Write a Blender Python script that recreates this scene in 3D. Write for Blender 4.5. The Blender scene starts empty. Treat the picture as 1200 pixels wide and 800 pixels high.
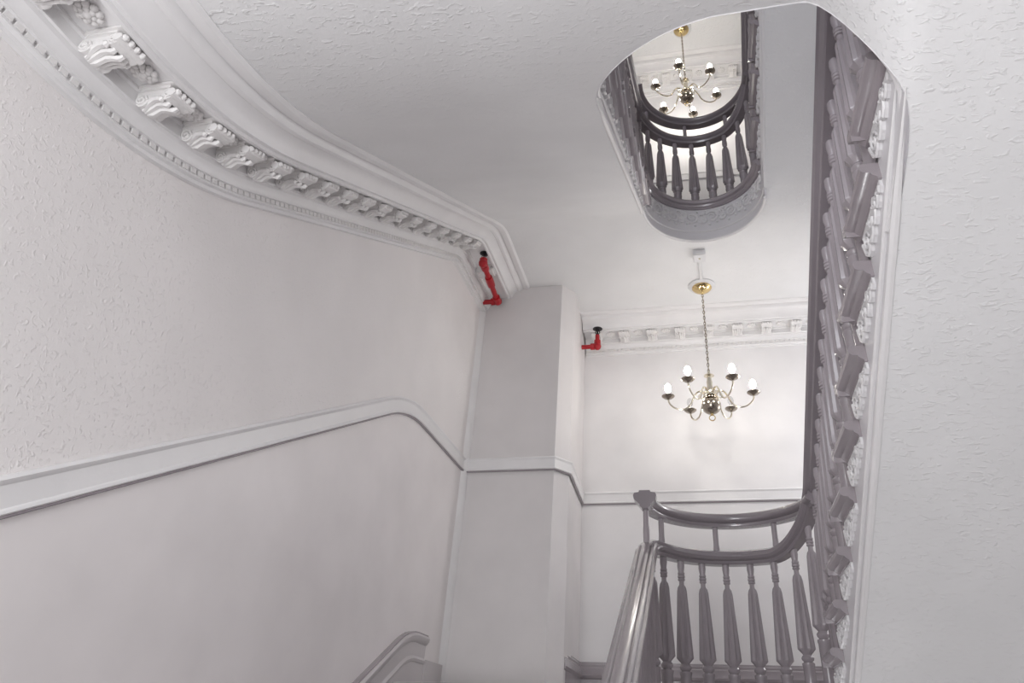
import bpy, math, random
from mathutils import Matrix, Vector
random.seed(7)
PI = math.pi
C = bpy.context.scene.collection

# ------------------------------------------------------------------ camera
cam_d = bpy.data.cameras.new('camera')
cam = bpy.data.objects.new('camera', cam_d)
C.objects.link(cam)
RX = (0.9828938, 0.1809060, 0.0345359)
RY = (-0.0656508, 0.5193507, -0.8520357)
RZ = (-0.1720746, 0.8351933, 0.5223432)
cam.matrix_world = Matrix(((RX[0], -RY[0], -RZ[0], 0), (RX[1], -RY[1], -RZ[1], 0), (RX[2], -RY[2], -RZ[2], 0), (0, 0, 0, 1)))
cam_d.sensor_width = 36
cam_d.lens = 815.394 / 1200 * 36
cam_d.shift_x = -(663.828 - 600) / 1200
cam_d.shift_y = (376.974 - 400) / 1200
cam_d.clip_start = 0.02
bpy.context.scene.camera = cam

# ------------------------------------------------------------------ light and exposure
sc = bpy.context.scene
sc.view_settings.view_transform = 'Standard'
sc.view_settings.look = 'None'
sc.view_settings.gamma = 1
sc.view_settings.use_curve_mapping = False
sc.view_settings.exposure = 0.17
W = bpy.data.worlds.new('world'); sc.world = W; W.use_nodes = True
W.node_tree.nodes['Background'].inputs[0].default_value = (0.75, 0.85, 1.0, 1)
W.node_tree.nodes['Background'].inputs[1].default_value = 0.6
BULB = 108.0                      # emission of a lit bulb


def light(name, kind, loc, power, size=0.2, rot=(0, 0, 0), col=(1, 1, 1), size_y=None):
    l = bpy.data.lights.new(name, kind); l.energy = power; l.color = col
    if kind == 'AREA':
        l.size = size
        if size_y: l.shape = 'RECTANGLE'; l.size_y = size_y
    else:
        l.shadow_soft_size = size
    o = bpy.data.objects.new(name, l); C.objects.link(o); o.location = loc; o.rotation_euler = rot
    return o


# fill light set in added windows behind the camera, lamps of the hall below
light('added_window_fill', 'AREA', (-0.75, -1.62, 0.1), 70, 1.3, (math.radians(90), 0, 0), (0.985, 0.99, 1.0), 2.1)
light('added_window_fill', 'AREA', (-0.75, -1.62, 3.6), 52, 1.3, (math.radians(90), 0, 0), (0.93, 0.95, 1.0), 2.1)
light('hall_lamp_below', 'POINT', (0.2, 4.6, -1.3), 34, 0.25, col=(0.99, 0.985, 1.0))
light('added_landing_lamp', 'POINT', (1.6, 5.45, 2.0), 20, 0.12, col=(0.98, 0.985, 1.0))  # unseen lamp added to brighten the underside of the left flight

# ------------------------------------------------------------------ dimensions (camera at the origin)
XL, XR, YN, YF = -1.74, 2.04, -1.70, 5.70          # left, right, near and far wall faces
XC, RW, YC0, YC1 = 0.16, 0.44, 1.765, 3.95         # well: axis, half width, centres of its round ends
F1, RISE, RUN = 0.28, 0.1591, 0.2845
HS = 22 * RISE                                      # storey height
HN = 11 * RISE                                      # half storey
TL, TR = 0.605, 0.585


def ramp(y, y0, w):
    """0 before y0, y - y0 after it, eased over +-w"""
    t = y - y0
    if t <= -w: return 0.0
    if t >= w: return t
    return (t + w) ** 2 / (4 * w)


ZN = 1.80                                           # underside of the half landing
ZF = 3.40                                           # underside of the floor landing
YB0 = 1.35
YB1 = YB0 + (ZF - ZN) / TL


def zl(y, wt=0.13):                                 # plaster under the flight on the left
    return ZN + TL * (ramp(y, YB0, 0.42) - ramp(y, YB1, wt))


def zr(y):                                          # plaster under the flight on the right
    y0 = 0.85
    y1 = y0 + (ZN - (ZF - HS)) / TR
    return ZN - TR * (ramp(y, y0, 0.3) - ramp(y, y1, 0.2))


def near_edge(a, grow=0.0):
    """plan of the near end of the well at angle a (0 right, -180 left): round on the left, tighter corner on the right"""
    c, s = math.cos(math.radians(a)), math.sin(math.radians(a))
    t = max(0.0, min(1.0, (c + 0.15) / 0.75)); t = t * t * (3 - 2 * t)
    n = 1.82 + 5.5 * t
    r = 1 / ((abs(c) / (RW + grow + 0.035 * t * abs(s))) ** n + (abs(s) / (RW + grow + 0.010 * t)) ** n) ** (1 / n)
    return XC + r * c, YC0 + r * s


def ease(t):
    t = min(1, max(0, t)); return t * t * (3 - 2 * t)


def znear(x, y):                                    # underside where the flights meet the half landing
    w = ease((x - 0.38) / 0.24)
    return w * zr(y) + (1 - w) * zl(y)


# ------------------------------------------------------------------ materials
def nodes_mat(name):
    m = bpy.data.materials.new(name); m.use_nodes = True
    nt = m.node_tree
    return m, nt, nt.nodes['Principled BSDF']


def paint(name, col, rough=0.5, bump=0.0, scale=40, dirt=0.0, dirtcol=(0.3, 0.29, 0.28), spec=0.5, var=0.04):
    m, nt, b = nodes_mat(name)
    b.inputs['Roughness'].default_value = rough
    b.inputs['Specular IOR Level'].default_value = spec
    tc = nt.nodes.new('ShaderNodeTexCoord')
    n = nt.nodes.new('ShaderNodeTexNoise'); n.inputs['Scale'].default_value = 3.0; n.inputs['Detail'].default_value = 5
    nt.links.new(tc.outputs['Object'], n.inputs['Vector'])
    r = nt.nodes.new('ShaderNodeValToRGB')
    r.color_ramp.elements[0].position = 0.3; r.color_ramp.elements[1].position = 0.7
    r.color_ramp.elements[0].color = tuple(c * (1 - var) for c in col) + (1,)
    r.color_ramp.elements[1].color = tuple(min(1, c * (1 + var)) for c in col) + (1,)
    nt.links.new(n.outputs['Fac'], r.inputs['Fac'])
    out = r.outputs['Color']
    if dirt:
        d = nt.nodes.new('ShaderNodeTexNoise'); d.inputs['Scale'].default_value = 55; d.inputs['Detail'].default_value = 6
        nt.links.new(tc.outputs['Object'], d.inputs['Vector'])
        dr = nt.nodes.new('ShaderNodeValToRGB')
        dr.color_ramp.elements[0].position = 0.62; dr.color_ramp.elements[1].position = 0.78
        dr.color_ramp.elements[0].color = (0, 0, 0, 1); dr.color_ramp.elements[1].color = (dirt, dirt, dirt, 1)
        nt.links.new(d.outputs['Fac'], dr.inputs['Fac'])
        mx = nt.nodes.new('ShaderNodeMixRGB'); mx.inputs[2].default_value = dirtcol + (1,)
        nt.links.new(dr.outputs['Color'], mx.inputs[0]); nt.links.new(out, mx.inputs[1])
        out = mx.outputs[0]
    nt.links.new(out, b.inputs['Base Color'])
    if bump:
        bn = nt.nodes.new('ShaderNodeTexNoise'); bn.inputs['Scale'].default_value = scale; bn.inputs['Detail'].default_value = 3
        bn.inputs['Distortion'].default_value = 0.6
        nt.links.new(tc.outputs['Object'], bn.inputs['Vector'])
        bp = nt.nodes.new('ShaderNodeBump'); bp.inputs['Strength'].default_value = bump; bp.inputs['Distance'].default_value = 0.004
        nt.links.new(bn.outputs['Fac'], bp.inputs['Height']); nt.links.new(bp.outputs['Normal'], b.inputs['Normal'])
    return m


def plaster(name, col, strength=0.55, rough=0.62):
    """trowelled, lumpy painted plaster: short ridges left by the trowel over a soft uneven ground"""
    m, nt, b = nodes_mat(name)
    b.inputs['Roughness'].default_value = rough
    tc = nt.nodes.new('ShaderNodeTexCoord')
    mp = nt.nodes.new('ShaderNodeMapping'); mp.inputs['Scale'].default_value = (0.8, 1.7, 1.7); mp.inputs['Rotation'].default_value = (0.3, 0.2, 0.5)
    nt.links.new(tc.outputs['Object'], mp.inputs['Vector'])
    a = nt.nodes.new('ShaderNodeTexNoise'); a.inputs['Scale'].default_value = 40; a.inputs['Detail'].default_value = 3; a.inputs['Distortion'].default_value = 0.7
    nt.links.new(mp.outputs['Vector'], a.inputs['Vector'])
    ar = nt.nodes.new('ShaderNodeValToRGB')
    ar.color_ramp.elements[0].position = 0.55; ar.color_ramp.elements[1].position = 0.70
    nt.links.new(a.outputs['Fac'], ar.inputs['Fac'])
    f = nt.nodes.new('ShaderNodeTexNoise'); f.inputs['Scale'].default_value = 75; f.inputs['Detail'].default_value = 4
    nt.links.new(tc.outputs['Object'], f.inputs['Vector'])
    big = nt.nodes.new('ShaderNodeTexNoise'); big.inputs['Scale'].default_value = 2.2; big.inputs['Detail'].default_value = 2
    nt.links.new(tc.outputs['Object'], big.inputs['Vector'])
    bigr = nt.nodes.new('ShaderNodeMapRange'); bigr.inputs[1].default_value = 0.35; bigr.inputs[2].default_value = 0.65
    bigr.inputs[3].default_value = 0.5; bigr.inputs[4].default_value = 1.0
    nt.links.new(big.outputs['Fac'], bigr.inputs[0])
    mu = nt.nodes.new('ShaderNodeMath'); mu.operation = 'MULTIPLY'
    nt.links.new(ar.outputs['Color'], mu.inputs[0]); nt.links.new(bigr.outputs[0], mu.inputs[1])
    ad = nt.nodes.new('ShaderNodeMath'); ad.operation = 'MULTIPLY_ADD'; ad.inputs[1].default_value = 0.35
    nt.links.new(f.outputs['Fac'], ad.inputs[0]); nt.links.new(mu.outputs[0], ad.inputs[2])
    bp = nt.nodes.new('ShaderNodeBump'); bp.inputs['Strength'].default_value = strength; bp.inputs['Distance'].default_value = 0.006
    nt.links.new(ad.outputs[0], bp.inputs['Height']); nt.links.new(bp.outputs['Normal'], b.inputs['Normal'])
    r = nt.nodes.new('ShaderNodeValToRGB')
    r.color_ramp.elements[0].position = 0.3; r.color_ramp.elements[1].position = 0.7
    r.color_ramp.elements[0].color = tuple(c * 0.965 for c in col) + (1,)
    r.color_ramp.elements[1].color = tuple(c * 1.03 for c in col) + (1,)
    nt.links.new(big.outputs['Fac'], r.inputs['Fac']); nt.links.new(r.outputs['Color'], b.inputs['Base Color'])
    return m


def metal(name, col, rough=0.2):
    m, nt, b = nodes_mat(name)
    b.inputs['Metallic'].default_value = 1; b.inputs['Roughness'].default_value = rough
    n = nt.nodes.new('ShaderNodeTexNoise'); n.inputs['Scale'].default_value = 30
    r = nt.nodes.new('ShaderNodeValToRGB')
    r.color_ramp.elements[0].color = tuple(c * 0.9 for c in col) + (1,); r.color_ramp.elements[1].color = col + (1,)
    nt.links.new(n.outputs['Fac'], r.inputs['Fac']); nt.links.new(r.outputs['Color'], b.inputs['Base Color'])
    return m


M = {}
M['plaster'] = plaster('trowelled_plaster', (0.80, 0.80, 0.805), 0.45)
M['plaster_wall'] = plaster('trowelled_wall_plaster', (0.865, 0.835, 0.83), 0.42)
M['dado'] = paint('smooth_wall_paint', (0.825, 0.79, 0.79), 0.42, 0.12, 14)
M['wall'] = paint('pale_wall_paint', (0.82, 0.805, 0.81), 0.5, 0.1, 14)
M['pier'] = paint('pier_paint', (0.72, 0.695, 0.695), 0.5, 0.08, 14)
M['trim'] = paint('white_trim_paint', (0.82, 0.81, 0.815), 0.38, 0.15, 60)
M['ornament'] = paint('thick_white_paint', (0.82, 0.805, 0.80), 0.45, 0.25, 90, dirt=0.25)
M['string'] = paint('string_paint', (0.74, 0.725, 0.745), 0.33, 0.12, 60)
M['bracket'] = paint('bracket_paint', (0.8, 0.79, 0.8), 0.35, 0.3, 110, dirt=0.35, dirtcol=(0.2, 0.19, 0.2))
M['mauve'] = paint('mauve_gloss_paint', (0.35, 0.315, 0.335), 0.24, 0.2, 120, var=0.08)
b_ = M['mauve'].node_tree.nodes['Principled BSDF']; b_.inputs['Coat Weight'].default_value = 0.5; b_.inputs['Coat Roughness'].default_value = 0.12
M['rail'] = paint('shaded_mauve_rail_paint', (0.25, 0.222, 0.24), 0.22, 0.15, 120, var=0.08)  # mauve darkened to stand for the weaker light on the rails
b_ = M['rail'].node_tree.nodes['Principled BSDF']; b_.inputs['Coat Weight'].default_value = 1.0; b_.inputs['Coat Roughness'].default_value = 0.1
M['skirt'] = paint('mauve_skirting_paint', (0.56, 0.53, 0.54), 0.3, 0.1, 60)
M['floor'] = paint('lightened_floor_boards', (0.48, 0.45, 0.44), 0.4, 0.1, 30)  # lightened so the floors bounce more light onto the undersides
M['brass'] = metal('polished_brass', (0.78, 0.60, 0.30), 0.14)
M['bright'] = metal('bright_brass', (0.88, 0.82, 0.68), 0.12)
M['dark_brass'] = metal('dark_reflection_brass', (0.42, 0.37, 0.31), 0.16)  # ball and pans: dark floor reflection put into the brass colour
M['red'] = paint('red_pipe_paint', (0.42, 0.006, 0.014), 0.4, 0.1, 90)
M['black'] = paint('black_sprinkler_metal', (0.012, 0.012, 0.014), 0.35)
M['white_plastic'] = paint('white_plastic', (0.72, 0.72, 0.73), 0.35)
M['candle'] = paint('ivory_candle_sleeve', (0.8, 0.77, 0.68), 0.4)
m, nt, b = nodes_mat('lit_bulb')
b.inputs['Emission Color'].default_value = (1, 0.95, 0.88, 1); b.inputs['Emission Strength'].default_value = BULB
M['bulb'] = m
m, nt, b = nodes_mat('clear_bulb_glass')
b.inputs['Transmission Weight'].default_value = 1; b.inputs['Roughness'].default_value = 0.02; b.inputs['IOR'].default_value = 1.3
M['glass'] = m


# ------------------------------------------------------------------ mesh helpers
class MB:
    def __init__(s): s.v = []; s.f = []; s.m = []

    def add(s, vs, fs, mi=0):
        o = len(s.v); s.v += [tuple(p) for p in vs]
        for f in fs: s.f.append([i + o for i in f]); s.m.append(mi)
        return s

    def box(s, x0, x1, y0, y1, z0, z1, mi=0):
        return s.add([(x0, y0, z0), (x1, y0, z0), (x1, y1, z0), (x0, y1, z0), (x0, y0, z1), (x1, y0, z1), (x1, y1, z1), (x0, y1, z1)],
                     [(0, 3, 2, 1), (4, 5, 6, 7), (0, 1, 5, 4), (1, 2, 6, 5), (2, 3, 7, 6), (3, 0, 4, 7)], mi)

    def loft(s, rings, close=True, caps=True, mi=0):
        """rings of equal length; close = each ring is a loop"""
        n = len(rings[0]); o = len(s.v)
        for r in rings: s.v += [tuple(p) for p in r]
        for i in range(len(rings) - 1):
            for j in range(n if close else n - 1):
                k = (j + 1) % n
                s.f.append([o + i * n + j, o + i * n + k, o + (i + 1) * n + k, o + (i + 1) * n + j]); s.m.append(mi)
        if caps and close:
            s.f.append([o + j for j in range(n)][::-1]); s.m.append(mi)
            s.f.append([o + (len(rings) - 1) * n + j for j in range(n)]); s.m.append(mi)
        return s

    def lathe(s, prof, n=16, at=(0, 0, 0), fl=None, mi=0):
        rings = []
        for i, (r, z) in enumerate(prof):
            ring = []
            for j in range(n):
                a = 2 * PI * j / n
                q = r * (1 - (fl[i] if fl else 0) * (j % 2))
                ring.append((at[0] + q * math.cos(a), at[1] + q * math.sin(a), at[2] + z))
            rings.append(ring)
        return s.loft(rings, True, True, mi)

    def tube(s, pts, r, n=8, mi=0, rads=None):
        pts = [Vector(p) for p in pts]; rings = []
        prev = None
        for i, p in enumerate(pts):
            t = (pts[min(i + 1, len(pts) - 1)] - pts[max(i - 1, 0)]).normalized()
            if prev is None:
                u = t.cross(Vector((0, 0, 1)))
                if u.length < 0.05: u = t.cross(Vector((1, 0, 0)))
            else:
                u = prev - t * prev.dot(t)
            u.normalize(); w = t.cross(u); prev = u
            rr = rads[i] if rads else r
            rings.append([p + (u * math.cos(2 * PI * j / n) + w * math.sin(2 * PI * j / n)) * rr for j in range(n)])
        return s.loft(rings, True, True, mi)

    def ball(s, c, r, nu=12, nv=8, sq=(1, 1, 1), mi=0):
        rings = []
        for i in range(nv + 1):
            a = -PI / 2 + PI * i / nv
            rr = max(math.cos(a), 0.02)
            rings.append([(c[0] + r * sq[0] * rr * math.cos(2 * PI * j / nu), c[1] + r * sq[1] * rr * math.sin(2 * PI * j / nu), c[2] + r * sq[2] * math.sin(a)) for j in range(nu)])
        return s.loft(rings, True, True, mi)

    def prism(s, poly, f0, f1, mi=0):
        """polygon of 2-tuples carried from f0(p) to f1(p)"""
        return s.loft([[f0(p) for p in poly], [f1(p) for p in poly]], True, True, mi)

    def build(s, name, mats, parent=None, smooth=False, angle=40):
        me = bpy.data.meshes.new(name); me.from_pydata(s.v, [], s.f)
        if not isinstance(mats, (list, tuple)): mats = [mats]
        for q in mats: me.materials.append(q)
        me.polygons.foreach_set('material_index', s.m)
        import bmesh
        bm = bmesh.new(); bm.from_mesh(me); bmesh.ops.recalc_face_normals(bm, faces=bm.faces); bm.to_mesh(me); bm.free()
        if smooth:
            me.polygons.foreach_set('use_smooth', [True] * len(me.polygons))
            me.set_sharp_from_angle(angle=math.radians(angle))
        o = bpy.data.objects.new(name, me); C.objects.link(o)
        if parent: o.parent = parent; o.matrix_parent_inverse = Matrix.Translation(-parent.location)
        return o


def put(name, src, parent, loc, rot=(0, 0, 0), scale=None):
    """another object sharing src's mesh, placed in world axes under an unrotated parent"""
    o = bpy.data.objects.new(name, src.data); C.objects.link(o)
    o.parent = parent
    if parent: o.matrix_parent_inverse = Matrix.Translation(-parent.location)
    o.location = loc; o.rotation_euler = rot
    if scale: o.scale = scale
    return o


def tag(o, label, cat, group=None):
    o['label'] = label; o['category'] = cat
    if group: o['group'] = group
    return o


def thing(name, loc, label, cat, group=None):
    o = bpy.data.objects.new(name, None); C.objects.link(o); o.location = loc; o.empty_display_size = 0.1
    return tag(o, label, cat, group)


def struct(o, label=None):
    o['kind'] = 'structure'
    if label: o['label'] = label
    return o


def sweep(mb, path, prof, frame, mi=0, caps=True):
    """path: list of parameters; frame(t) -> (origin, u, v); prof: list of (a, b) -> origin + a u + b v"""
    rings = []
    for t in path:
        o, u, v = frame(t)
        rings.append([o + u * a + v * b for a, b in prof])
    return mb.loft(rings, True, caps, mi)


def frange(a, b, n): return [a + (b - a) * i / n for i in range(n + 1)]


# ------------------------------------------------------------------ walls and floors
ZB, ZT = F1 - HS - 0.02, F1 + 2 * HS - 0.42


def zchair(y):
    return 0.60 * 0 + 1.755 + 0.585 * (-(3.68 - YB0A) + ramp(y, YB0A, 0.3) - ramp(y, 3.68, 0.26))


YB0A = 0.68
ys = frange(YN, YF, 90)
mb = MB()
low = [(XL, y, ZB) for y in ys]; mid = [(XL, y, zchair(y)) for y in ys]; top = [(XL, y, ZT) for y in ys]
n = len(ys)
mb.add(low + mid, [(i, i + 1, n + i + 1, n + i) for i in range(n - 1)], 1)
mb.add(mid + top, [(i, i + 1, n + i + 1, n + i) for i in range(n - 1)], 0)
mb.box(XL - 0.15, XL - 0.005, YN, YF, ZB, ZT, 0)
wall_left = struct(mb.build('wall_left', [M['plaster_wall'], M['dado']]), 'left stair wall, rough plaster above a sloping rail and smooth paint below')
wall_far = struct(MB().box(XL - 0.15, XR + 0.15, YF, YF + 0.15, ZB, ZT).build('wall_far', M['wall']), 'pale end wall behind the brass chandelier')
struct(MB().box(XR, XR + 0.15, YN, YF, ZB, ZT).build('wall_right', M['wall']))
mb = MB()
wx0, wx1, wz0, wz1 = -1.45, -0.05, -1.0, 1.2
for a in ((XL - 0.15, wx0, ZB, ZT), (wx1, XR + 0.15, ZB, ZT), (wx0, wx1, ZB, wz0), (wx0, wx1, wz1, wz0 + HS), (wx0, wx1, wz1 + HS, ZT)):
    mb.box(a[0], a[1], YN - 0.15, YN, a[2], a[3])
struct(mb.build('wall_near', M['wall']))
for k in range(2):                                    # unseen half landing windows, added to carry the fill light
    mb = MB(); za, zb = wz0 + HS * k, wz1 + HS * k
    for a in ((wx0, wx0 + 0.06, za, zb), (wx1 - 0.06, wx1, za, zb), (wx0, wx1, za, za + 0.06), (wx0, wx1, zb - 0.06, zb), (wx0, wx1, (za + zb) / 2 - 0.02, (za + zb) / 2 + 0.02)):
        mb.box(a[0], a[1], YN - 0.11, YN - 0.06, a[2], a[3])
    win = struct(mb.build('added_window_%d' % (k + 1), M['trim']))
    MB().box(wx0, wx1, YN - 0.088, YN - 0.082, za, zb).build('added_window_pane', M['glass'], win)
struct(MB().box(XL - 0.1, XR + 0.1, YN - 0.1, YF + 0.1, ZT, ZT + 0.1).build('ceiling', M['plaster']), 'top ceiling above the upper brass chandelier')


def arc(cy, r, a0, a1, n=28):
    return [(XC + r * math.cos(math.radians(a)), cy + r * math.sin(math.radians(a))) for a in frange(a0, a1, n)]


def slab(name, far, ztop, thick=0.05, mat='floor'):
    """landing floor with the round end of the well cut out of it"""
    mb = MB(); r = RW + 0.045
    if far:
        edge = [(XL, YC1 + 0.08), (XC - r, YC1 + 0.08)] + arc(YC1, r, 170, 10) + [(XC + r, YC1 + 0.08), (XR, YC1 + 0.08)]; yo = YF
    else:
        edge = [(XL, 1.16), (XC - r, 1.16)] + arc(YC0, r, 190, 350)[3:-3] + [(XC + r, 1.16), (XR, 1.16)]
        edge = [(x, min(y, 1.24)) for x, y in edge]; yo = YN
    rings = [[(x, y, ztop), (x, yo, ztop), (x, yo, ztop - thick), (x, y, ztop - thick)] for x, y in edge]
    mb.loft(rings)
    return struct(mb.build(name, M[mat]))


struct(MB().box(XL, XR, YN, YF, ZB - 0.1, ZB).build('floor', M['floor']))
slab('floor', False, F1 - HN)
slab('floor', True, F1)
slab('floor', False, F1 + HN)
slab('floor', True, F1 + HS)
slab('floor', False, F1 + HS + HN)


# ------------------------------------------------------------------ plaster undersides: right flight, half landing, left flight, floor landing, and on up
def soffit():
    mb = MB(); ox0, ox1, oy0, oy1 = XL - 0.05, XR + 0.05, YN - 0.05, YF + 0.05
    stations = []                                   # (inner xy, outer xy, kind)
    for lev in range(2):
        for y in frange(YC1, YC0, 46)[:-1]: stations.append(((XC + RW, y), (ox1, y), 'R', lev))
        for a in frange(0, -180, 60):
            d = (math.cos(math.radians(a)), math.sin(math.radians(a)))
            tx = ((ox1 if d[0] > 0 else ox0) - XC) / d[0] if abs(d[0]) > 1e-6 else 1e9
            ty = (oy0 - YC0) / d[1] if abs(d[1]) > 1e-6 else 1e9
            t = min(tx, ty)
            stations.append((near_edge(a), (XC + t * d[0], YC0 + t * d[1]), 'N', lev))
        if lev == 1: break
        for y in frange(YC0, YC1, 46)[1:-1]: stations.append(((XC - RW, y), (ox0, y), 'L', lev))
        for a in frange(180, 0, 60):
            d = (math.cos(math.radians(a)), math.sin(math.radians(a)))
            tx = ((ox1 if d[0] > 0 else ox0) - XC) / d[0] if abs(d[0]) > 1e-6 else 1e9
            ty = (oy1 - YC1) / d[1] if abs(d[1]) > 1e-6 else 1e9
            t = min(tx, ty)
            stations.append(((XC + RW * d[0], YC1 + RW * d[1]), (XC + t * d[0], YC1 + t * d[1]), 'F', lev))
    rings = []
    K = 26
    for (a, b, kind, lev) in stations:
        ring = []
        for k in range(K + 1):
            t = (k / K) ** 1.3
            x = a[0] + (b[0] - a[0]) * t; y = a[1] + (b[1] - a[1]) * t
            w = min(1, max(0, (x - (XC - 0.42)) / 0.84)); w = w * w * (3 - 2 * w)   # 0 left, 1 right
            if kind == 'R': z = zr(y) + HS * lev
            elif kind == 'L': z = zl(y)
            elif kind == 'N': z = znear(x, y) + HS * lev
            else: z = (1 - w) * zl(y) + w * (zr(y) + HS)
            ring.append((x, y, z))
        rings.append(ring)
    mb.loft(rings, False, False)
    return mb, stations


mb, STN = soffit()
struct(mb.build('ceiling', M['plaster'], smooth=True, angle=60), 'textured plaster underside of the stairs and landings around the oval well')


# ------------------------------------------------------------------ pier in the far left corner
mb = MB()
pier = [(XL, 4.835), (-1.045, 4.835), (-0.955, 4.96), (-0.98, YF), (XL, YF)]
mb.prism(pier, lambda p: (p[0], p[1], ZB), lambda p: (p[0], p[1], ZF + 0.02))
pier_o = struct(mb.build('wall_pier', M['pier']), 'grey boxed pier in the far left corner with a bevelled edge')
mb = MB()
q = [(XL, 4.829), (-1.043, 4.829), (-0.949, 4.957), (-0.974, YF), (-0.98, YF), (-0.955, 4.96), (-1.045, 4.835), (XL, 4.835)]
mb.prism(q, lambda p: (p[0], p[1], ZB), lambda p: (p[0], p[1], 1.20))
mb.build('pier_casing', M['pier'], pier_o)
mb = MB()                                            # quarter round in the corner of wall and pier
qr = [(XL, 4.835), (XL, 4.77), (XL + 0.010, 4.785), (XL + 0.022, 4.80), (XL + 0.032, 4.822), (XL + 0.035, 4.835)]
mb.prism(qr, lambda p: (p[0], p[1], F1), lambda p: (p[0], p[1], 3.2))
mb.build('corner_bead', M['trim'], pier_o, smooth=True)

# ------------------------------------------------------------------ chair rails and skirtings
RAILP = [(0, -0.004), (0.016, -0.004), (0.020, 0.0), (0.017, 0.008), (0.012, 0.012), (0.012, 0.07), (0.017, 0.076), (0.02, 0.084), (0.014, 0.094), (0, 0.094)]


def wallpath(fn, y0, y1, n, prof, x=XL):
    mb = MB()

    def fr(y):
        d = (fn(y + 0.01) - fn(y - 0.01)) / 0.02; L = math.hypot(1, d)
        return Vector((x, y, fn(y))), Vector((1, 0, 0)), Vector((0, -d / L, 1 / L))
    return sweep(mb, frange(y0, y1, n), prof, fr)


BEADP = [(0, -0.014), (0.012, -0.014), (0.016, -0.009), (0.012, -0.003), (0, -0.003)]
t1 = struct(wallpath(zchair, YN, 4.8, 120, RAILP).build('trim_1', M['trim'], smooth=True, angle=30), 'sloping chair rail moulding along the left wall')
wallpath(zchair, YN, 4.83, 120, BEADP).build('dark_bead', M['mauve'], t1)['label'] = 'thin dark mauve bead'


def polyrail(pts, z, prof):
    """moulding along a horizontal polyline (x, y), projecting to the left of travel reversed (towards the room)"""
    mb = MB(); rings = []
    for i, p in enumerate(pts):
        P = Vector((p[0], p[1], 0))
        ns = []
        if i > 0:
            d = Vector((P.x - pts[i - 1][0], P.y - pts[i - 1][1], 0)).normalized(); ns.append(Vector((d.y, -d.x, 0)))
        if i < len(pts) - 1:
            d = Vector((pts[i + 1][0] - P.x, pts[i + 1][1] - P.y, 0)).normalized(); ns.append(Vector((d.y, -d.x, 0)))
        if len(ns) == 2:
            nn = (ns[0] + ns[1]).normalized(); nn = nn / max(0.3, nn.dot(ns[0]))
        else: nn = ns[0]
        rings.append([P + nn * a + Vector((0, 0, z + b)) for a, b in prof])
    mb.loft(rings); return mb


PIERP = [(XL + 0.02, 4.829), (-1.043, 4.829), (-0.949, 4.957), (-0.974, YF), (XR, YF)]
t2 = struct(polyrail(PIERP, 1.755, RAILP).build('trim_2', M['trim'], smooth=True, angle=30), 'level chair rail moulding around the pier and along the far wall')
polyrail(PIERP, 1.755, BEADP).build('dark_bead', M['mauve'], t2)['label'] = 'thin dark mauve bead'
SKP = [(0, -0.0), (0.022, -0.0), (0.022, 0.16), (0.03, 0.168), (0.034, 0.185), (0.026, 0.205), (0.026, 0.235), (0.018, 0.245), (0.02, 0.258), (0.012, 0.266), (0, 0.266)]
struct(polyrail([(-0.974, 4.99), (-0.974, YF), (XR, YF)], F1, SKP).build('baseboard_far', M['mauve'], smooth=True, angle=30), 'mauve grey skirting along the far wall')
bf = polyrail([(-0.974, 4.99), (-0.974, YF), (XR, YF)], F1 + 0.276, [(0, -0.012), (0.014, -0.012), (0.014, 0.0), (0, 0.0)]).build('dark_bead', M['mauve'], bpy.data.objects['baseboard_far'])


def zskirt(y): return 0.558 - 0.57 * (4.16 - 1.3) + 0.57 * (ramp(y, 1.3, 0.2) - ramp(y, 4.16, 0.14))


WSP = [(0, -0.50), (0.02, -0.50), (0.02, -0.155), (0.026, -0.15), (0.03, -0.135), (0.02, -0.12), (0.02, -0.05), (0.028, -0.045), (0.04, -0.028), (0.042, -0.012), (0.034, 0.0), (0, 0.0)]
bl = struct(wallpath(zskirt, 1.0, 4.46, 80, WSP).build('baseboard_left', M['skirt'], smooth=True, angle=30), 'grey moulded skirting ramping up the left wall beside the steps')
wallpath(zskirt, 1.0, 4.46, 80, [(0, 0.0), (0.03, 0.0), (0.03, 0.008), (0, 0.008)]).build('dark_bead', M['mauve'], bl)
MB().box(XL, XL + 0.03, 4.46, 4.77, F1, 0.432).build('plinth_block', M['skirt'], bl)

# ------------------------------------------------------------------ plaster cornice
CP = [(0, -0.02), (0.41, -0.02), (0.41, 0.004), (0.396, 0.014), (0.362, 0.014), (0.356, 0.004), (0.346, 0.004), (0.342, 0.015), (0.328, 0.03), (0.312, 0.034), (0.303, 0.03),
      (0.292, 0.036), (0.276, 0.05), (0.263, 0.068), (0.256, 0.085), (0.252, 0.092), (0.236, 0.092), (0.234, 0.106), (0.222, 0.108), (0.220, 0.092),
      (0.085, 0.092), (0.085, 0.102), (0.076, 0.106), (0.076, 0.140), (0.080, 0.142), (0.080, 0.149), (0.072, 0.151), (0.069, 0.166), (0.058, 0.178), (0.050, 0.196),
      (0.050, 0.201), (0.030, 0.202), (0.030, 0.218), (0.036, 0.220), (0.036, 0.228), (0.022, 0.232), (0.020, 0.245), (0, 0.246)]


def cornice_frame(y):
    d = (zl(y + 0.005, 0.13) - zl(y - 0.005, 0.13)) / 0.01; L = math.hypot(1, d)
    return Vector((XL, y, zl(y, 0.13))), Vector((1, 0, 0)), Vector((0, d / L, -1 / L))


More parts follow.
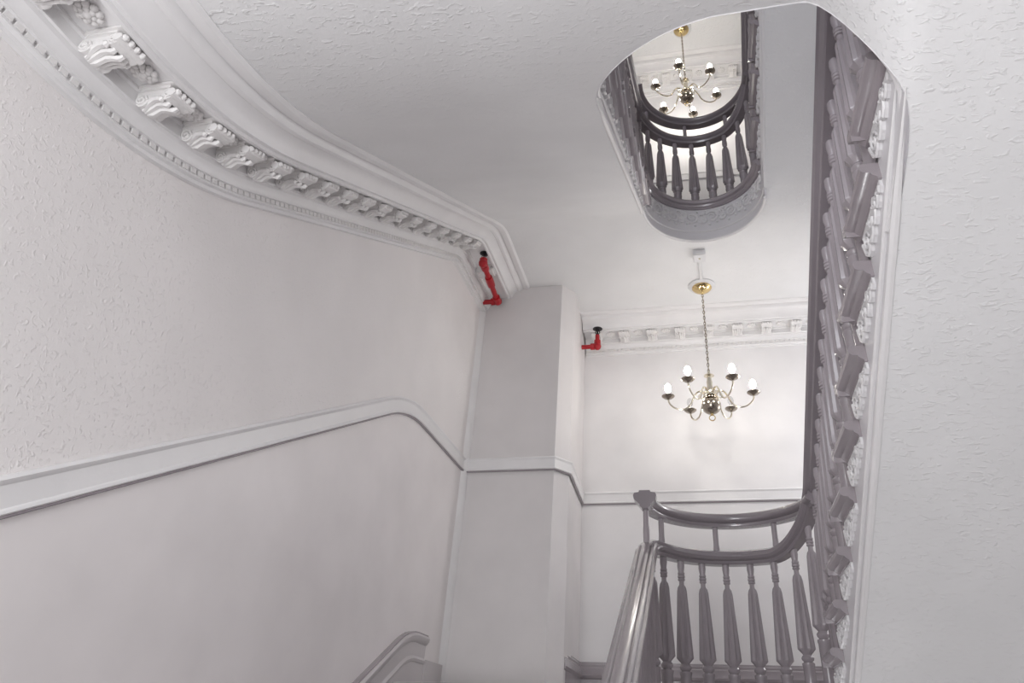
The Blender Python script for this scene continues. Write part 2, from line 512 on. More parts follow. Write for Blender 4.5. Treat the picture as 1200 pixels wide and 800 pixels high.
def modillion_mesh():
    """local axes: x out from the wall, y along it, z up (0 at the cornice soffit)"""
    mb = MB(); w = 0.041
    for s, (t0, t1) in ((1.0, (0.0, -0.008)), (0.86, (-0.008, -0.016))):   # moulded cap
        W_ = 0.058 * s; D0, D1 = 0.078, 0.078 + 0.138 * s
        poly = [(D0, -W_ * 0.8), (D0 + 0.02, -W_), (D1, -W_), (D1, W_), (D0 + 0.02, W_), (D0, W_ * 0.8)]
        mb.prism(poly, lambda p: (p[0], p[1], t0), lambda p: (p[0], p[1], t1))
    prof = [(0.076, -0.016), (0.2, -0.016), (0.206, -0.03), (0.198, -0.046), (0.18, -0.052), (0.165, -0.046), (0.152, -0.038), (0.135, -0.038), (0.12, -0.048), (0.112, -0.060), (0.1, -0.067), (0.086, -0.066), (0.076, -0.058)]
    mb.prism(prof, lambda p: (p[0], -w, p[1]), lambda p: (p[0], w, p[1]))
    for s in (-1, 1):                                # volutes on the two cheeks
        for cx, cz, r in ((0.096, -0.046, 0.021), (0.188, -0.033, 0.017)):
            pts = []
            for k in range(15):
                a = k * 0.72; rr = r * (1 - k / 17)
                pts.append((cx + rr * math.cos(a), s * (w + 0.002), cz + rr * math.sin(a)))
            mb.tube(pts, 0.0045, 5)
    mb.tube([(0.2, -w - 0.006, -0.03), (0.2, 0, -0.032), (0.2, w + 0.006, -0.03)], 0.015, 9)
    for k in range(4):                               # beads across the front
        mb.ball((0.214, -0.033 + 0.022 * k, -0.026), 0.011, 7, 5)
    return mb


def leaf_mesh():
    mb = MB()
    for k in range(-2, 3):                           # acanthus lobes lying on the underside and curling forward
        off = 0.016 * k; b = 1 - 0.12 * abs(k)
        pts = [(0.088, off * 0.6, -0.068), (0.11, off * 0.9, -0.07 * b), (0.135, off * 1.1, -0.056 * b), (0.16, off * 1.2, -0.058 * b), (0.182 - 0.008 * abs(k), off * 1.25, -0.066 * b), (0.193 - 0.01 * abs(k), off * 1.3, -0.060 * b)]
        mb.tube(pts, 0.01, 6, rads=[0.006, 0.010, 0.011, 0.011, 0.010, 0.006])
    return mb


def rosette_mesh():
    mb = MB()
    mb.ball((0, 0, -0.012), 0.014, 9, 6)
    for ring, (r, q, nn) in enumerate(((0.022, 0.014, 6), (0.038, 0.016, 9))):
        for k in range(nn):
            a = 2 * PI * (k + 0.5 * ring) / nn
            mb.ball((r * 0.8 * math.cos(a) * 0.95, r * 0.8 * math.sin(a), -0.010 + 0.004 * ring), q * 0.86, 7, 5, (0.8, 0.9, 0.85))
    return mb


proto_mod = proto_leaf = proto_ros = None


def fit_modillions(parent, frames):
    global proto_mod, proto_leaf, proto_ros
    for kind, mat in frames:
        if kind == 'm':
            if proto_mod is None:
                proto_mod = modillion_mesh().build('modillion', M['ornament'], smooth=True); o = proto_mod
                proto_leaf = leaf_mesh().build('acanthus_leaf', M['ornament'], smooth=True); l = proto_leaf
            else:
                o = proto_mod.copy(); C.objects.link(o); l = proto_leaf.copy(); C.objects.link(l)
            o.parent = parent; o.matrix_parent_inverse = Matrix(); o.matrix_local = mat
            l.parent = o; l.matrix_parent_inverse = Matrix(); l.matrix_local = Matrix()
        else:
            if proto_ros is None:
                proto_ros = rosette_mesh().build('rosette', M['ornament'], smooth=True, angle=80); o = proto_ros
            else:
                o = proto_ros.copy(); C.objects.link(o)
            o.parent = parent; o.matrix_parent_inverse = Matrix(); o.matrix_local = mat


mb = MB(); sweep(mb, frange(0.25, 4.86, 150), CP, cornice_frame)
trim3 = struct(mb.build('trim_3', M['trim'], smooth=True, angle=28), 'ornate white bracketed cornice climbing along the left wall')
spots = [0.40, 0.615, 0.83, 1.044, 1.262, 1.454, 1.616, 1.778, 1.941, 2.103, 2.265, 2.43, 2.60, 2.78, 2.97, 3.17, 3.37, 3.575, 3.79, 3.985, 4.40]


def rake_matrix(y, d, h):
    """frame on the cornice soffit at station y seen at distance d from the wall"""
    o, u, v = cornice_frame(y)
    t = Vector((0, -v.z, v.y))
    M4 = Matrix((( u.x, t.x, -v.x, 0), (u.y, t.y, -v.y, 0), (u.z, t.z, -v.z, 0), (0, 0, 0, 1)))
    p = o + u * d + v * h
    M4.translation = p
    return M4


def y_at(yv):                                        # station whose normal passes through the measured point
    y = yv
    for _ in range(4):
        o, u, v = cornice_frame(y); y += yv - (o + v * 0.12).y
    return y


fr = []
st = [y_at(y) for y in spots]
for i, y in enumerate(st):
    fr.append(('m', rake_matrix(y, 0, 0.092)))
    if i < len(st) - 2: fr.append(('r', rake_matrix((y + st[i + 1]) / 2, 0.152, 0.092)))
fit_modillions(trim3, fr)
mb = MB()
y = 0.3
while y < 4.78:                                      # row of small teeth under the bed moulding
    o, u, v = cornice_frame(y); t = Vector((0, -v.z, v.y))
    c = o + v * 0.21 + u * 0.030
    vs = [c + u * a + v * b2 + t * e for a in (0, 0.010) for b2 in (-0.009, 0.009) for e in (-0.0125, 0.0125)]
    mb.add(vs, [(0, 1, 3, 2), (4, 6, 7, 5), (0, 4, 5, 1), (2, 3, 7, 6), (0, 2, 6, 4), (1, 5, 7, 3)])
    y += 0.034 * abs(v.z)
tt = mb.build('tooth_row', M['ornament'], trim3); tt['kind'] = 'stuff'


def far_cornice(name, z, x0, x1, label):
    mb = MB()
    sweep(mb, [x0, x1], CP, lambda x: (Vector((x, YF, z)), Vector((0, -1, 0)), Vector((0, 0, -1))))
    t3 = struct(mb.build(name, M['trim'], smooth=True, angle=28), label)
    fr = []; x = x0 + 0.12; base = Matrix(((0, 1, 0, 0), (-1, 0, 0, 0), (0, 0, 1, 0), (0, 0, 0, 1)))
    while x < x1 - 0.05:
        m4 = base.copy(); m4.translation = (x, YF, z - 0.092); fr.append(('m', m4))
        m4 = base.copy(); m4.translation = (x + 0.1275, YF - 0.152, z - 0.092); fr.append(('r', m4))
        x += 0.255
    fit_modillions(t3, fr)
    mb = MB(); x = x0 + 0.02
    while x < x1:
        mb.box(x - 0.013, x + 0.013, YF - 0.04, YF - 0.03, z - 0.219, z - 0.201); x += 0.042
    q = mb.build('tooth_row', M['ornament'], t3); q['kind'] = 'stuff'


far_cornice('trim_4', ZF, -0.965, 1.3, 'white bracketed cornice on the far wall above the lower chandelier')
far_cornice('trim_5', ZT, -0.7, 1.0, 'white bracketed cornice glimpsed through the well at the top ceiling')
struct(polyrail([(XL, YF), (XR, YF)], 1.755 + HS, RAILP).build('trim_6', M['trim'], smooth=True, angle=30), 'thin chair rail on the far wall of the upper landing')


# ------------------------------------------------------------------ stairs
def flight(name, side, y0, z0, label, detail=True):
    # treads and risers stop a little short of the wall plaster
    """side +1: right flight rising towards the camera from y0; side -1: left flight rising away from y0. z0 = floor it starts from"""
    root = thing(name, (XC + side * (RW + 0.3), y0, z0), label, 'stairs')
    xs = XC + side * RW                               # string face towards the well
    dr = -side                                        # direction of travel along y
    xw = XR - 0.012 if side > 0 else XL + 0.012
    xo = xs - side * 0.06                             # outer edge of the tread return
    zs = (lambda y: zr(y) + (z0 - F1)) if side > 0 else (lambda y: zl(y) + (z0 - F1 - HN))
    tread = riser = brk = scr = None
    for k in range(10):
        yf = y0 + dr * RUN * k; zt = z0 + RISE * (k + 1)
        if tread is None:
            mb = MB()
            yb = dr * (RUN + 0.02)
            mb.box(min(xs * 0 + 0, side * 1.1) if False else min(0.0, side * (abs(xw - xs))), max(0.0, side * abs(xw - xs)), min(0.012 * dr, yb), max(0.012 * dr, yb), -0.036, 0)
            # return nosing: half round edge with a scotia below, closed at both ends
            pr = [(0.0, 0.0), (-0.046, 0.0), (-0.056, -0.006), (-0.06, -0.018), (-0.056, -0.030), (-0.046, -0.036), (-0.030, -0.038), (-0.027, -0.044), (-0.018, -0.052), (-0.012, -0.056), (-0.012, -0.062), (0.0, -0.062)]
            ya, yc = -0.0 * dr, dr * (RUN + 0.035)
            mb.prism(pr, lambda p: (side * p[0], ya - dr * 0.0, p[1]), lambda p: (side * p[0], yc, p[1]))
            # front nosing
            pf = [(0.03, 0.0), (0.0, 0.0), (-0.010, -0.006), (-0.014, -0.018), (-0.010, -0.030), (0.0, -0.036), (0.016, -0.038), (0.02, -0.05), (0.03, -0.056)]
            mb.prism(pf, lambda p: (-side * 0.058, dr * (p[0]), p[1]), lambda p: (side * abs(xw - xs), dr * p[0], p[1]))
            tread = mb.build('tread', M['mauve'], root, smooth=True, angle=35); tread.location = (xs, yf, zt)
            mb = MB(); mb.box(min(0.0, side * abs(xw - xs)), max(0.0, side * abs(xw - xs)), -0.01, 0.01, -RISE, -0.036)
            riser = mb.build('riser', M['string'], root); riser.location = (xs, yf + dr * 0.03, zt)
            if detail:
                mb = MB()                             # carved bracket under the return
                bp = [(0.03, -0.062), (0.31, -0.062), (0.312, -0.09), (0.298, -0.102), (0.282, -0.098), (0.27, -0.112), (0.25, -0.12), (0.232, -0.112), (0.222, -0.128), (0.198, -0.142), (0.176, -0.132), (0.160, -0.150), (0.132, -0.162), (0.110, -0.150), (0.095, -0.166), (0.068, -0.17), (0.05, -0.155), (0.04, -0.13), (0.03, -0.1)]
                mb.prism(bp, lambda p: (0, dr * p[0], p[1]), lambda p: (-side * 0.009, dr * p[0], p[1]))
                brk = mb.build('bracket', M['bracket'], root); brk.location = (xs, yf, zt)
                mb = MB()
                for cy, cz, r, sg in ((0.085, -0.122, 0.034, 1), (0.165, -0.104, 0.026, -1), (0.235, -0.088, 0.019, 1)):
                    pts = [(-side * 0.014, dr * (cy + r * (1 - k2 / 20) * math.cos(sg * k2 * 0.6)), cz + r * (1 - k2 / 20) * math.sin(sg * k2 * 0.6)) for k2 in range(17)]
                    mb.tube(pts, 0.0045, 5)
                edge = [(-side * 0.012, dr * (p[0] - 0.0), p[1] + 0.006) for p in bp[2:]]
                mb.tube(edge, 0.006, 5)
                for cy, cz in ((0.05, -0.085), (0.125, -0.08), (0.2, -0.078), (0.27, -0.08), (0.12, -0.14)):
                    mb.ball((-side * 0.010, dr * cy, cz), 0.007, 6, 4)
                scr = mb.build('scroll', M['bracket'], brk, smooth=True)
                scr.matrix_parent_inverse = Matrix(); scr.location = (0, 0, 0)
        else:
            put('tread', tread, root, (xs, yf, zt)); put('riser', riser, root, (xs, yf + dr * 0.03, zt))
            if detail:
                b2 = put('bracket', brk, root, (xs, yf, zt))
                s2 = scr.copy(); C.objects.link(s2); s2.parent = b2
    put('riser', riser, root, (xs, y0 + dr * (RUN * 10 + 0.03), z0 + RISE * 11))
    # string board: stepped top edge, lower edge on the plaster
    mb = MB()
    cols = []
    for k in range(10):
        ya = y0 + dr * (RUN * k + 0.02); yb = y0 + dr * (RUN * (k + 1) + 0.02); zt = z0 + RISE * (k + 1) - 0.03
        for y in (ya, (ya + yb) / 2, yb): cols.append((y, zt))
    lo0 = y0 - dr * 0.12
    cols = [(lo0, z0 - 0.02), (y0 + dr * 0.018, z0 - 0.02)] + cols + [(y0 + dr * (RUN * 10 + 0.021), z0 + RISE * 11 - 0.02), (y0 + dr * (RUN * 11 + 0.05), z0 + RISE * 11 - 0.02)]
    rings = []
    for y, zt in cols:
        zb = min(zs(y) + (-0.006 if (1.36 if side > 0 else YC0) <= y <= YC1 else 0.03), zt - 0.01)
        rings.append([(xs, y, zb), (xs, y, zt), (xs + side * 0.05, y, zt), (xs + side * 0.05, y, min(zb + 0.05, zt - 0.002))])
    mb.loft(rings); mb.build('string_board', M['string'], root)
    mb = MB()                                         # beads along the string
    for dz, r, out in ((0.088, 0.010, 0.004), (0.004, 0.014, 0.0)):
        pts = [(xs - side * out, y, zs(y) + dz) for y in frange(1.36 if side > 0 else YC0, YC1, 70)]
        mb.tube(pts, r, 7, rads=[r * min(1, 0.15 + min(i_, 70 - i_) / 9) for i_ in range(71)] if y0 - dr * 0.1 > YC0 else [r * min(1, 0.15 + i_ / 9) for i_ in range(71)])
    mb.build('string_bead', M['trim'], root, smooth=True)
    return root


YR0 = 4.0                                            # first nosing of a right flight
YL0 = 1.33                                           # first nosing of a left flight
flight('staircase', +1, YR0, F1, 'lower right flight with carved white brackets and mauve tread ends, seen from below')
flight('staircase', -1, YL0, F1 + HN, 'upper left flight edging the left side of the oval well')
flight('staircase', +1, YR0, F1 + HS, 'upper right flight with lavender soffit, seen through the well')
flight('staircase', -1, YL0, F1 - HN, 'flight climbing along the left wall below the sloping chair rail', detail=False)


# ------------------------------------------------------------------ landing edges round the well
def landing_edge(zfloor, zund, name, label, scrolls, a0=0, a1=180):
    mb = MB(); angs = frange(a0, a1, 48); r0, r1 = RW, RW + 0.012
    rings = []
    for a in angs:
        c, s = math.cos(math.radians(a)), math.sin(math.radians(a))
        rings.append([(XC + r * c, YC1 + r * s, z) for r, z in ((r0, zund - 0.008), (r0, zfloor - 0.03), (r1, zfloor - 0.03), (r1, zund + 0.03))])
    mb.loft(rings)
    root = struct(mb.build(name, M['string'], smooth=True, angle=30), label)
    mb = MB()
    nos = [(-0.05, 0.0), (-0.06, -0.018), (-0.05, -0.036), (-0.03, -0.038), (-0.026, -0.05), (-0.012, -0.058), (-0.012, -0.066), (0.06, -0.066), (0.06, 0.012), (-0.02, 0.012), (-0.025, 0.0)]
    rings = []
    for a in angs:
        c, s = math.cos(math.radians(a)), math.sin(math.radians(a))
        rings.append([(XC + (r0 + p) * c, YC1 + (r0 + p) * s, zfloor + q2) for p, q2 in nos])
    mb.loft(rings); o = mb.build('landing_nosing', M['mauve'], root, smooth=True, angle=35); o['label'] = 'dark mauve nosing'
    if scrolls:
        for zz, rr in ((zund + 0.095, 0.007), (zund + 0.006, 0.012)):
            mb = MB(); mb.tube([(XC + (r0 - 0.002) * math.cos(math.radians(a)), YC1 + (r0 - 0.002) * math.sin(math.radians(a)), zz) for a in angs], rr, 7)
            mb.build('bead', M['trim'], root, smooth=True)

        def on(a, z, out=0.007): return (XC + (r0 - out) * math.cos(a), YC1 + (r0 - out) * math.sin(a), z)
        for k in range(8):
            ac = math.radians(8 + 164 * (k + 0.5) / 8); sg = 1 if k < 4 else -1
            mb = MB(); zc = zfloor - 0.15
            for da, dz, r, s2 in ((0.0, 0.0, 0.058, 1), (-0.16 * sg, 0.022, 0.036, -1), (0.15 * sg, -0.03, 0.026, -1)):
                pts = []
                for j in range(20):
                    t = s2 * sg * j * 0.55 + 0.6; rr = r * (1 - j / 24)
                    pts.append(on(ac + da + rr * math.cos(t) / r0, zc + dz + rr * math.sin(t)))
                mb.tube(pts, 0.008, 5, rads=[0.0115 - 0.0003 * j for j in range(20)])
            for da, dz in ((0.1, 0.06), (-0.09, -0.06), (0.2, 0.03), (-0.22, 0.06), (0.05, -0.075)):
                mb.ball(on(ac + da * sg, zc + dz), 0.011, 6, 4)
            mb.build('scroll_ornament', M['bracket'], root, smooth=True)
    return root


landing_edge(F1 + HS, ZF, 'trim_7', 'curved white edge of the upper landing with carved scrolls, below the upper balusters', True)
landing_edge(F1, ZF - HS, 'trim_8', 'curved edge of the lower landing below its balusters', False)
mb = MB(); rings = []                                # near end of the well: thin band that follows the plaster from one flight to the other
pts = []
for a in frange(-2, -182, 72):
    x, y = near_edge(a); x2, y2 = near_edge(a, 0.012); z = znear(x, y)
    zt_ = z + 0.1 + max(0.0, F1 + HN - z - 0.1) * (1 - ease((x - 0.25) / 0.25))
    rings.append([(x, y, z - 0.004), (x, y, zt_), (x2, y2, zt_), (x2, y2, z + 0.03)])
    x3, y3 = near_edge(a, -0.004); pts.append((x3, y3, z + 0.05))
mb.loft(rings); t9 = struct(mb.build('trim_9', M['string'], smooth=True, angle=30), 'curved edge of the half landing at the near end of the oval well')
mb = MB(); mb.tube(pts, 0.010, 7); mb.build('edge_bead', M['trim'], t9, smooth=True)

# ------------------------------------------------------------------ balustrades
RR = RW + 0.03                                       # rail and balusters stand just outside the face of the string
RPROF = [(-0.030, -0.045), (0.030, -0.045), (0.036, -0.034), (0.034, -0.026), (0.052, -0.018), (0.062, -0.004), (0.060, 0.006), (0.050, 0.009), (0.047, 0.014), (0.044, 0.026), (0.034, 0.032), (0.026, 0.026), (0.022, 0.034), (0.012, 0.041), (0.0, 0.043)]
RPROF = RPROF + [(-a, b) for a, b in RPROF[2:-1][::-1]]


def herm(t, z0, z1, m0, m1):
    return z0 * (2 * t ** 3 - 3 * t ** 2 + 1) + m0 * (t ** 3 - 2 * t ** 2 + t) + z1 * (-2 * t ** 3 + 3 * t ** 2) + m1 * (t ** 3 - t ** 2)


SR = 0.545                                           # slope of the right rail


def rail_r(y): return 1.385 + SR * (3.80 - y)        # centre height, lower right flight


def rail_l(y): return 1.012 + 0.572 * (y - 4.06)     # centre height, flight the camera looks along


def ring(cy, a, r=RR): return Vector((XC + r * math.cos(math.radians(a)), cy + r * math.sin(math.radians(a)), 0))


ZU = 1.012                                           # level rail of the lower landing


def rail_path(z):
    """left flight, far end of the well, right flight and near end; z = storey offset"""
    P = []
    for y in frange(1.20, 3.78, 30): P.append(Vector((XC - RR, y, rail_l(y) + z)))
    zl0 = rail_l(3.80)
    for t in frange(0, 1, 8)[1:]:
        P.append(Vector((XC - RR, 3.80 + (YC1 - 3.80) * t, herm(t * 0.45, zl0, ZU, 0.572 * 0.29, 0) + z)))
    for a in frange(180, 62, 26)[1:]:
        t = min(1, 0.45 + (180 - a) / 30 * 0.55)
        p = ring(YC1, a); p.z = (herm(t, zl0, ZU, 0.572 * 0.29, 0) if t < 1 else ZU) + z; P.append(p)
    L = (62 / 57.3) * RR
    for a in frange(62, 0, 22)[1:]:
        t = (62 - a) / 62
        p = ring(YC1, a); p.z = herm(t, ZU, rail_r(YC1), 0, SR * L) + z; P.append(p)
    for y in frange(YC1, YC0, 30)[1:]: P.append(Vector((XC + RR, y, rail_r(y) + z)))
    z1, z2 = rail_r(YC0), rail_l(YC0) + HS
    for a in frange(0, -170, 30)[1:]:
        t = -a / 180
        p = ring(YC0, a); p.z = herm(t, z1, z2, SR * RR * PI, 0.572 * RR * PI) + z; P.append(p)
    return P


def rail_mesh(P, prof, sc_=1.0):
    rings = []
    for i, p in enumerate(P):
        t = (P[min(i + 1, len(P) - 1)] - P[max(i - 1, 0)])
        h = Vector((t.x, t.y, 0)).normalized()
        side = Vector((h.y, -h.x, 0)); sl = t.z / max(1e-6, math.hypot(t.x, t.y)); L = math.hypot(1, sl)
        up = (Vector((0, 0, 1)) - h * sl) / L
        rings.append([p + side * a * sc_ + up * b_ * sc_ for a, b_ in prof])
    return MB().loft(rings)


def baluster_mesh(h):
    base = h - 0.67                                   # the turned body keeps its size, the foot takes the rest
    pr = [(0.030, 0.0), (0.030, 0.06 + base), (0.033, 0.065 + base), (0.033, 0.078 + base), (0.022, 0.084 + base), (0.031, 0.094 + base), (0.033, 0.104 + base), (0.027, 0.114 + base), (0.022, 0.118 + base),
          (0.026, 0.124 + base), (0.047, 0.146 + base), (0.047, 0.152 + base), (0.028, 0.500 + base), (0.023, 0.522 + base), (0.014, 0.535 + base), (0.0135, 0.556 + base), (0.020, 0.560 + base), (0.020, 0.568 + base), (0.015, 0.571 + base),
          (0.021, 0.576 + base), (0.021, 0.586 + base), (0.015, 0.589 + base), (0.020, 0.594 + base), (0.020, 0.602 + base), (0.016, 0.606 + base), (0.021, 0.640 + base), (0.019, 0.68 + base)]
    fl = [0] * len(pr)
    for i in (10, 11, 12, 13): fl[i] = 0.16
    return MB().lathe(pr, 20, fl=fl)


BALS = {}


def baluster(parent, x, y, z0, z1):
    h = round((z1 - z0) / 0.01) * 0.01
    if h not in BALS:
        o = baluster_mesh(h).build('baluster', M['mauve'], parent, smooth=True, angle=38); BALS[h] = o
        o.location = (x, y, z0)
        return o
    return put('baluster', BALS[h], parent, (x, y, z0))


CAP = [(-0.018, -0.062), (0.018, -0.062), (0.03, -0.05), (0.03, -0.04), (0.062, -0.01), (0.066, 0.012), (0.06, 0.026), (0.034, 0.03), (0.03, 0.04), (-0.03, 0.04), (-0.034, 0.03), (-0.06, 0.026), (-0.066, 0.012), (-0.062, -0.01), (-0.03, -0.04), (-0.03, -0.05)]


def balustrade(zo, label, with_left):
    root = thing('balustrade', (XC, YC1 + RR, F1 + zo), label, 'balustrade')
    P = rail_path(zo)
    rail_mesh(P, RPROF).build('handrail', M['rail'], root, smooth=True, angle=28)
    # added upper rail on short posts around the landing
    Q = []; zu = 1.235
    Q.append(Vector((XC - RR + 0.0, YC1 - 0.02, zu + 0.012 + zo)))
    for a in frange(180, 8, 44):
        p = ring(YC1, a); p.z = zu + zo; Q.append(p)
    p = ring(YC1, 0); p.z = zu + zo; Q.append(p)
    rail_mesh(Q, RPROF).build('upper_rail', M['rail'], root, smooth=True, angle=50)
    if with_left: rail_mesh([Vector((XC - RR, YC1 - 0.045, zu + zo)), Vector((XC - RR, YC1 + 0.03, zu + zo))], CAP).build('rail_end_cap', M['rail'], root, smooth=True, angle=30)
    for a in (178, 148, 100, 56):
        p = ring(YC1, a)
        zb_ = -0.06 if a > 170 else 0.0
        MB().lathe([(0.017, zb_), (0.019, 0.02), (0.0165, 0.05), (0.0165, 0.15), (0.019, 0.19)], 12).build('post', M['mauve'], root, smooth=True).location = (p.x, p.y, ZU + 0.03 + zo)
    for k in range(10):
        a = 7 + 17.5 * k; p = ring(YC1, a)
        za = ZU if a > 62 else herm((62 - a) / 62, ZU, rail_r(YC1), 0, SR * 62 / 57.3 * RR)
        baluster(root, p.x, p.y, F1 + 0.012 + zo, za - 0.04 + zo)
    for k in range(10):
        for e in (0.055, 0.197):
            y = YR0 - RUN * k - e; zt = F1 + RISE * (k + 1) + zo
            if y > 1.35 and y < YC1:
                baluster(root, XC + RR, y, zt, rail_r(y) - 0.05 + zo)
            y = YL0 + RUN * k + e; zt = F1 - HN + RISE * (k + 1) + zo
            if y < YC1 - 0.06: baluster(root, XC - RR, y, zt, rail_l(y) - 0.05 + zo)
    return root


balustrade(0.0, 'lower mauve grey balustrade with glossy handrail, rounding the well in front of the chandelier wall', True)
balustrade(HS, 'upper mauve balustrade rounding the landing high in the oval well', False)


# ------------------------------------------------------------------ chandeliers
def chandelier(name, x, y, zc, label, rot, unlit, drop=1.12):
    root = thing(name, (x, y, zc - drop - 0.1), label, 'chandelier', 'six arm brass chandeliers')

    def at(o): o.location = (x, y, zc); return o
    at(MB().lathe([(0.112, 0), (0.112, -0.012), (0.100, -0.022), (0.075, -0.024)], 32).build('ceiling_plate', M['white_plastic'], root, smooth=True))
    at(MB().lathe([(0.082, -0.022), (0.083, -0.03), (0.07, -0.046), (0.04, -0.062), (0.016, -0.068), (0.013, -0.085), (0.004, -0.09)], 32).build('canopy', M['brass'], root, smooth=True))
    zb = -drop                                        # centre of the ball
    z = -0.088; k = 0
    link = None
    while z > zb + 0.30:                              # chain
        if link is None:
            pts = [(0.0075 * math.cos(t), 0, -0.016 + 0.0175 * math.sin(t)) for t in frange(0, 2 * PI, 12)]
            link = MB().tube(pts, 0.0034, 5).build('chain_link', M['dark_brass'], root, smooth=True); o = link
        else:
            o = put('chain_link', link, root, (0, 0, 0))
        o.location = (x, y, zc + z); o.rotation_euler = (0, 0, PI / 2 * (k % 2)); z -= 0.0275; k += 1
    at(MB().tube([(0.003, 0, -0.08), (0.005, 0.002, (zb - 0.1) / 2), (0.003, 0, zb + 0.28)], 0.0022, 5).build('cord', M['bright'], root, smooth=True))
    at(MB().lathe([(0.006, zb + 0.30), (0.012, zb + 0.285), (0.012, zb + 0.27), (0.038, zb + 0.262), (0.040, zb + 0.256), (0.018, zb + 0.25), (0.018, zb + 0.23), (0.024, zb + 0.2), (0.022, zb + 0.17), (0.03, zb + 0.14), (0.026, zb + 0.115), (0.05, zb + 0.10), (0.052, zb + 0.08), (0.022, zb + 0.072), (0.02, zb + 0.06)], 24).build('stem', M['bright'], root, smooth=True))
    at(MB().lathe([(0.012, zb + 0.076), (0.044, zb + 0.070), (0.044, zb + 0.064), (0.03, zb + 0.060)] + [(0.074 * math.cos(t), zb + 0.068 * math.sin(t)) for t in frange(1.15, -1.45, 18)], 32).build('ball', M['dark_brass'], root, smooth=True))
    mb = MB(); mb.lathe([(0.012, zb - 0.064), (0.010, zb - 0.076), (0.004, zb - 0.08)], 12)
    mb.tube([(0.022 * math.cos(t), 0, zb - 0.1 + 0.022 * math.sin(t)) for t in frange(0, 2 * PI, 20)], 0.004, 6)
    at(mb.build('finial_ring', M['brass'], root, smooth=True))
    RA = 0.325
    arm = None
    for k in range(6):
        a = rot + k * PI / 3
        if arm is None:
            ctrl = [(0.03, zb + 0.09), (0.06, zb + 0.125), (0.10, zb + 0.12), (0.13, zb + 0.075), (0.155, zb + 0.02), (0.195, zb - 0.015), (0.245, zb - 0.018), (0.29, zb + 0.005), (0.318, zb + 0.04), (RA, zb + 0.078)]
            pts = []
            for i in range(len(ctrl) - 1):
                p0, p1, p2, p3 = ctrl[max(i - 1, 0)], ctrl[i], ctrl[i + 1], ctrl[min(i + 2, len(ctrl) - 1)]
                for t in (0, 0.25, 0.5, 0.75):
                    f = lambda A, B, C_, D: 0.5 * (2 * B + (C_ - A) * t + (2 * A - 5 * B + 4 * C_ - D) * t * t + (3 * B - A - 3 * C_ + D) * t ** 3)
                    pts.append((f(p0[0], p1[0], p2[0], p3[0]), 0, f(p0[1], p1[1], p2[1], p3[1])))
            pts.append((RA, 0, zb + 0.078))
            mb = MB().tube(pts, 0.0068, 8)
            cur = [(0.075 + 0.03 * (1 - j / 22) * math.cos(1.5 + j * 0.45), 0, zb + 0.085 + 0.03 * (1 - j / 22) * math.sin(1.5 + j * 0.45)) for j in range(18)]
            mb.tube(cur, 0.004, 6)
            arm = at(mb.build('arm', M['bright'], root, smooth=True)); ao = arm
            pan = MB().lathe([(0.008, zb + 0.068), (0.014, zb + 0.076), (0.034, zb + 0.082), (0.050, zb + 0.096), (0.051, zb + 0.099), (0.033, zb + 0.088), (0.006, zb + 0.086)], 24, (RA, 0, 0)).build('drip_pan', M['dark_brass'], arm, smooth=True)
            can = MB().lathe([(0.011, zb + 0.086), (0.013, zb + 0.09), (0.0105, zb + 0.094), (0.0105, zb + 0.128), (0.004, zb + 0.13)], 14, (RA, 0, 0)).build('candle_sleeve', M['candle'], arm, smooth=True)
            bul = MB().lathe([(0.009, zb + 0.128), (0.014, zb + 0.136), (0.023, zb + 0.152), (0.025, zb + 0.168), (0.020, zb + 0.188), (0.010, zb + 0.202), (0.001, zb + 0.207)], 14, (RA, 0, 0)).build('bulb', M['bulb'], arm, smooth=True)
            gl = None
            for c in (pan, can, bul): c.matrix_parent_inverse = Matrix()
            ao.rotation_euler = (0, 0, a)
            if k in unlit: bul.data.materials[0] = M['glass']
        else:
            ao = put('arm', arm, root, (x, y, zc), (0, 0, a))
            for src in (pan, can, bul):
                c = src.copy(); C.objects.link(c); c.parent = ao
                if src is bul and k in unlit:
                    c.material_slots[0].link = 'OBJECT'; c.material_slots[0].material = M['glass']; c['label'] = 'clear bulb, not lit'
    return root


chandelier('chandelier', 0.132, 5.0, ZF, 'lower six-arm brass chandelier hanging in front of the pale far wall, two bulbs unlit', 0.0, (1, 2))
chandelier('chandelier', 0.135, 5.0, ZT, 'upper six-arm brass chandelier, all bulbs lit, seen through the oval well', 0.33, ())

# surface wiring that feeds the lower chandelier
jb = thing('junction_box', (0.115, 4.55, ZF), 'white surface junction box with wiring channel feeding the lower chandelier', 'junction box')
mb = MB(); mb.box(0.072, 0.168, 4.49, 4.60, ZF - 0.045, ZF); mb.box(0.079, 0.161, 4.497, 4.593, ZF - 0.050, ZF - 0.045)
mb.build('box', M['white_plastic'], jb)
MB().lathe([(0.008, 0), (0.008, -0.004), (0.002, -0.005)], 10).build('screw', M['bright'], jb).location = (0.12, 4.545, ZF - 0.05)
MB().prism([(-0.016, 0), (0.016, 0), (0.016, -0.01), (0.011, -0.017), (-0.011, -0.017), (-0.016, -0.01)], lambda p: (0.122 + p[0], 4.60, ZF + p[1]), lambda p: (0.130 + p[0], 4.885, ZF + p[1])).build('wiring_channel', M['white_plastic'], jb)

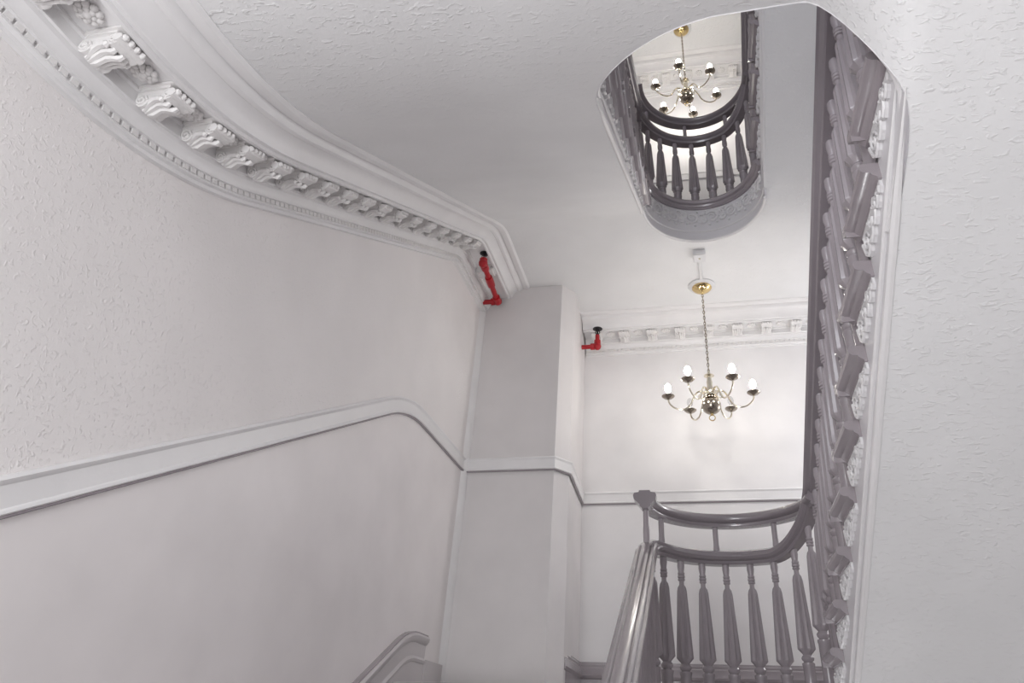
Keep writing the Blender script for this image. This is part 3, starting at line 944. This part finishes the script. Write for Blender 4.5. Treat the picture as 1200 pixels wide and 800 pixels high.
# ------------------------------------------------------------------ sprinkler pipes
PZ = 3.205
sp = thing('sprinkler_pipe', (XL, 4.725, PZ), 'long red sprinkler pipe with a black head beside the left cornice corner', 'pipe')
MB().tube([(XL, 4.725, PZ), (-1.58, 4.725, PZ)], 0.021, 12).build('branch_pipe', M['red'], sp, smooth=True)
mb = MB(); mb.ball((-1.575, 4.725, PZ), 0.036, 12, 8); mb.tube([(-1.63, 4.725, PZ), (-1.60, 4.725, PZ)], 0.031, 12); mb.tube([(-1.573, 4.70, PZ), (-1.571, 4.66, PZ)], 0.031, 12)
mb.build('elbow', M['red'], sp, smooth=True)
MB().tube([(-1.574, 4.70, PZ), (-1.545, 4.2, PZ)], 0.021, 12).build('long_pipe', M['red'], sp, smooth=True)
MB().tube([(-1.562, 4.49, PZ), (-1.560, 4.455, PZ), (-1.557, 4.405, PZ), (-1.555, 4.37, PZ)], 0.03, 12, rads=[0.03, 0.032, 0.032, 0.03]).build('coupling', M['red'], sp, smooth=True)
mb = MB(); mb.ball((-1.545, 4.185, PZ), 0.036, 12, 8); mb.tube([(-1.547, 4.26, PZ), (-1.546, 4.21, PZ)], 0.031, 12); mb.lathe([(0.030, 0.0), (0.031, 0.035), (0.02, 0.037)], 12, (-1.545, 4.185, PZ + 0.005))
mb.build('elbow', M['red'], sp, smooth=True)


def head(parent, p, sc_=1.0):
    mb = MB(); mb.lathe([(0.014, 0), (0.017, 0.01), (0.012, 0.02), (0.008, 0.03), (0.008, 0.058), (0.028, 0.062), (0.044, 0.070), (0.044, 0.074), (0.006, 0.078)], 16)
    for s in (-1, 1): mb.tube([(s * 0.01, 0, 0.015), (s * 0.022, 0, 0.035), (s * 0.008, 0, 0.062)], 0.004, 6)
    o = mb.build('sprinkler_head', M['black'], parent, smooth=True); o.location = p; o.scale = (sc_,) * 3; o['label'] = 'black upright sprinkler head'


head(sp, (-1.545, 4.185, PZ + 0.038), 0.8)
sp2 = thing('sprinkler_pipe', (-0.962, 5.4, 3.095), 'short red sprinkler pipe with a black head beside the far wall cornice', 'pipe')
MB().tube([(-0.962, 5.4, 3.095), (-0.83, 5.4, 3.095)], 0.02, 12).build('branch_pipe', M['red'], sp2, smooth=True)
mb = MB(); mb.ball((-0.82, 5.4, 3.095), 0.035, 12, 8); mb.tube([(-0.88, 5.4, 3.095), (-0.845, 5.4, 3.095)], 0.03, 12); mb.tube([(-0.82, 5.4, 3.115), (-0.82, 5.4, 3.155)], 0.03, 12)
mb.build('elbow', M['red'], sp2, smooth=True)
MB().tube([(-0.82, 5.4, 3.11), (-0.82, 5.4, 3.21)], 0.02, 12).build('nipple', M['red'], sp2, smooth=True)
head(sp2, (-0.82, 5.4, 3.205))
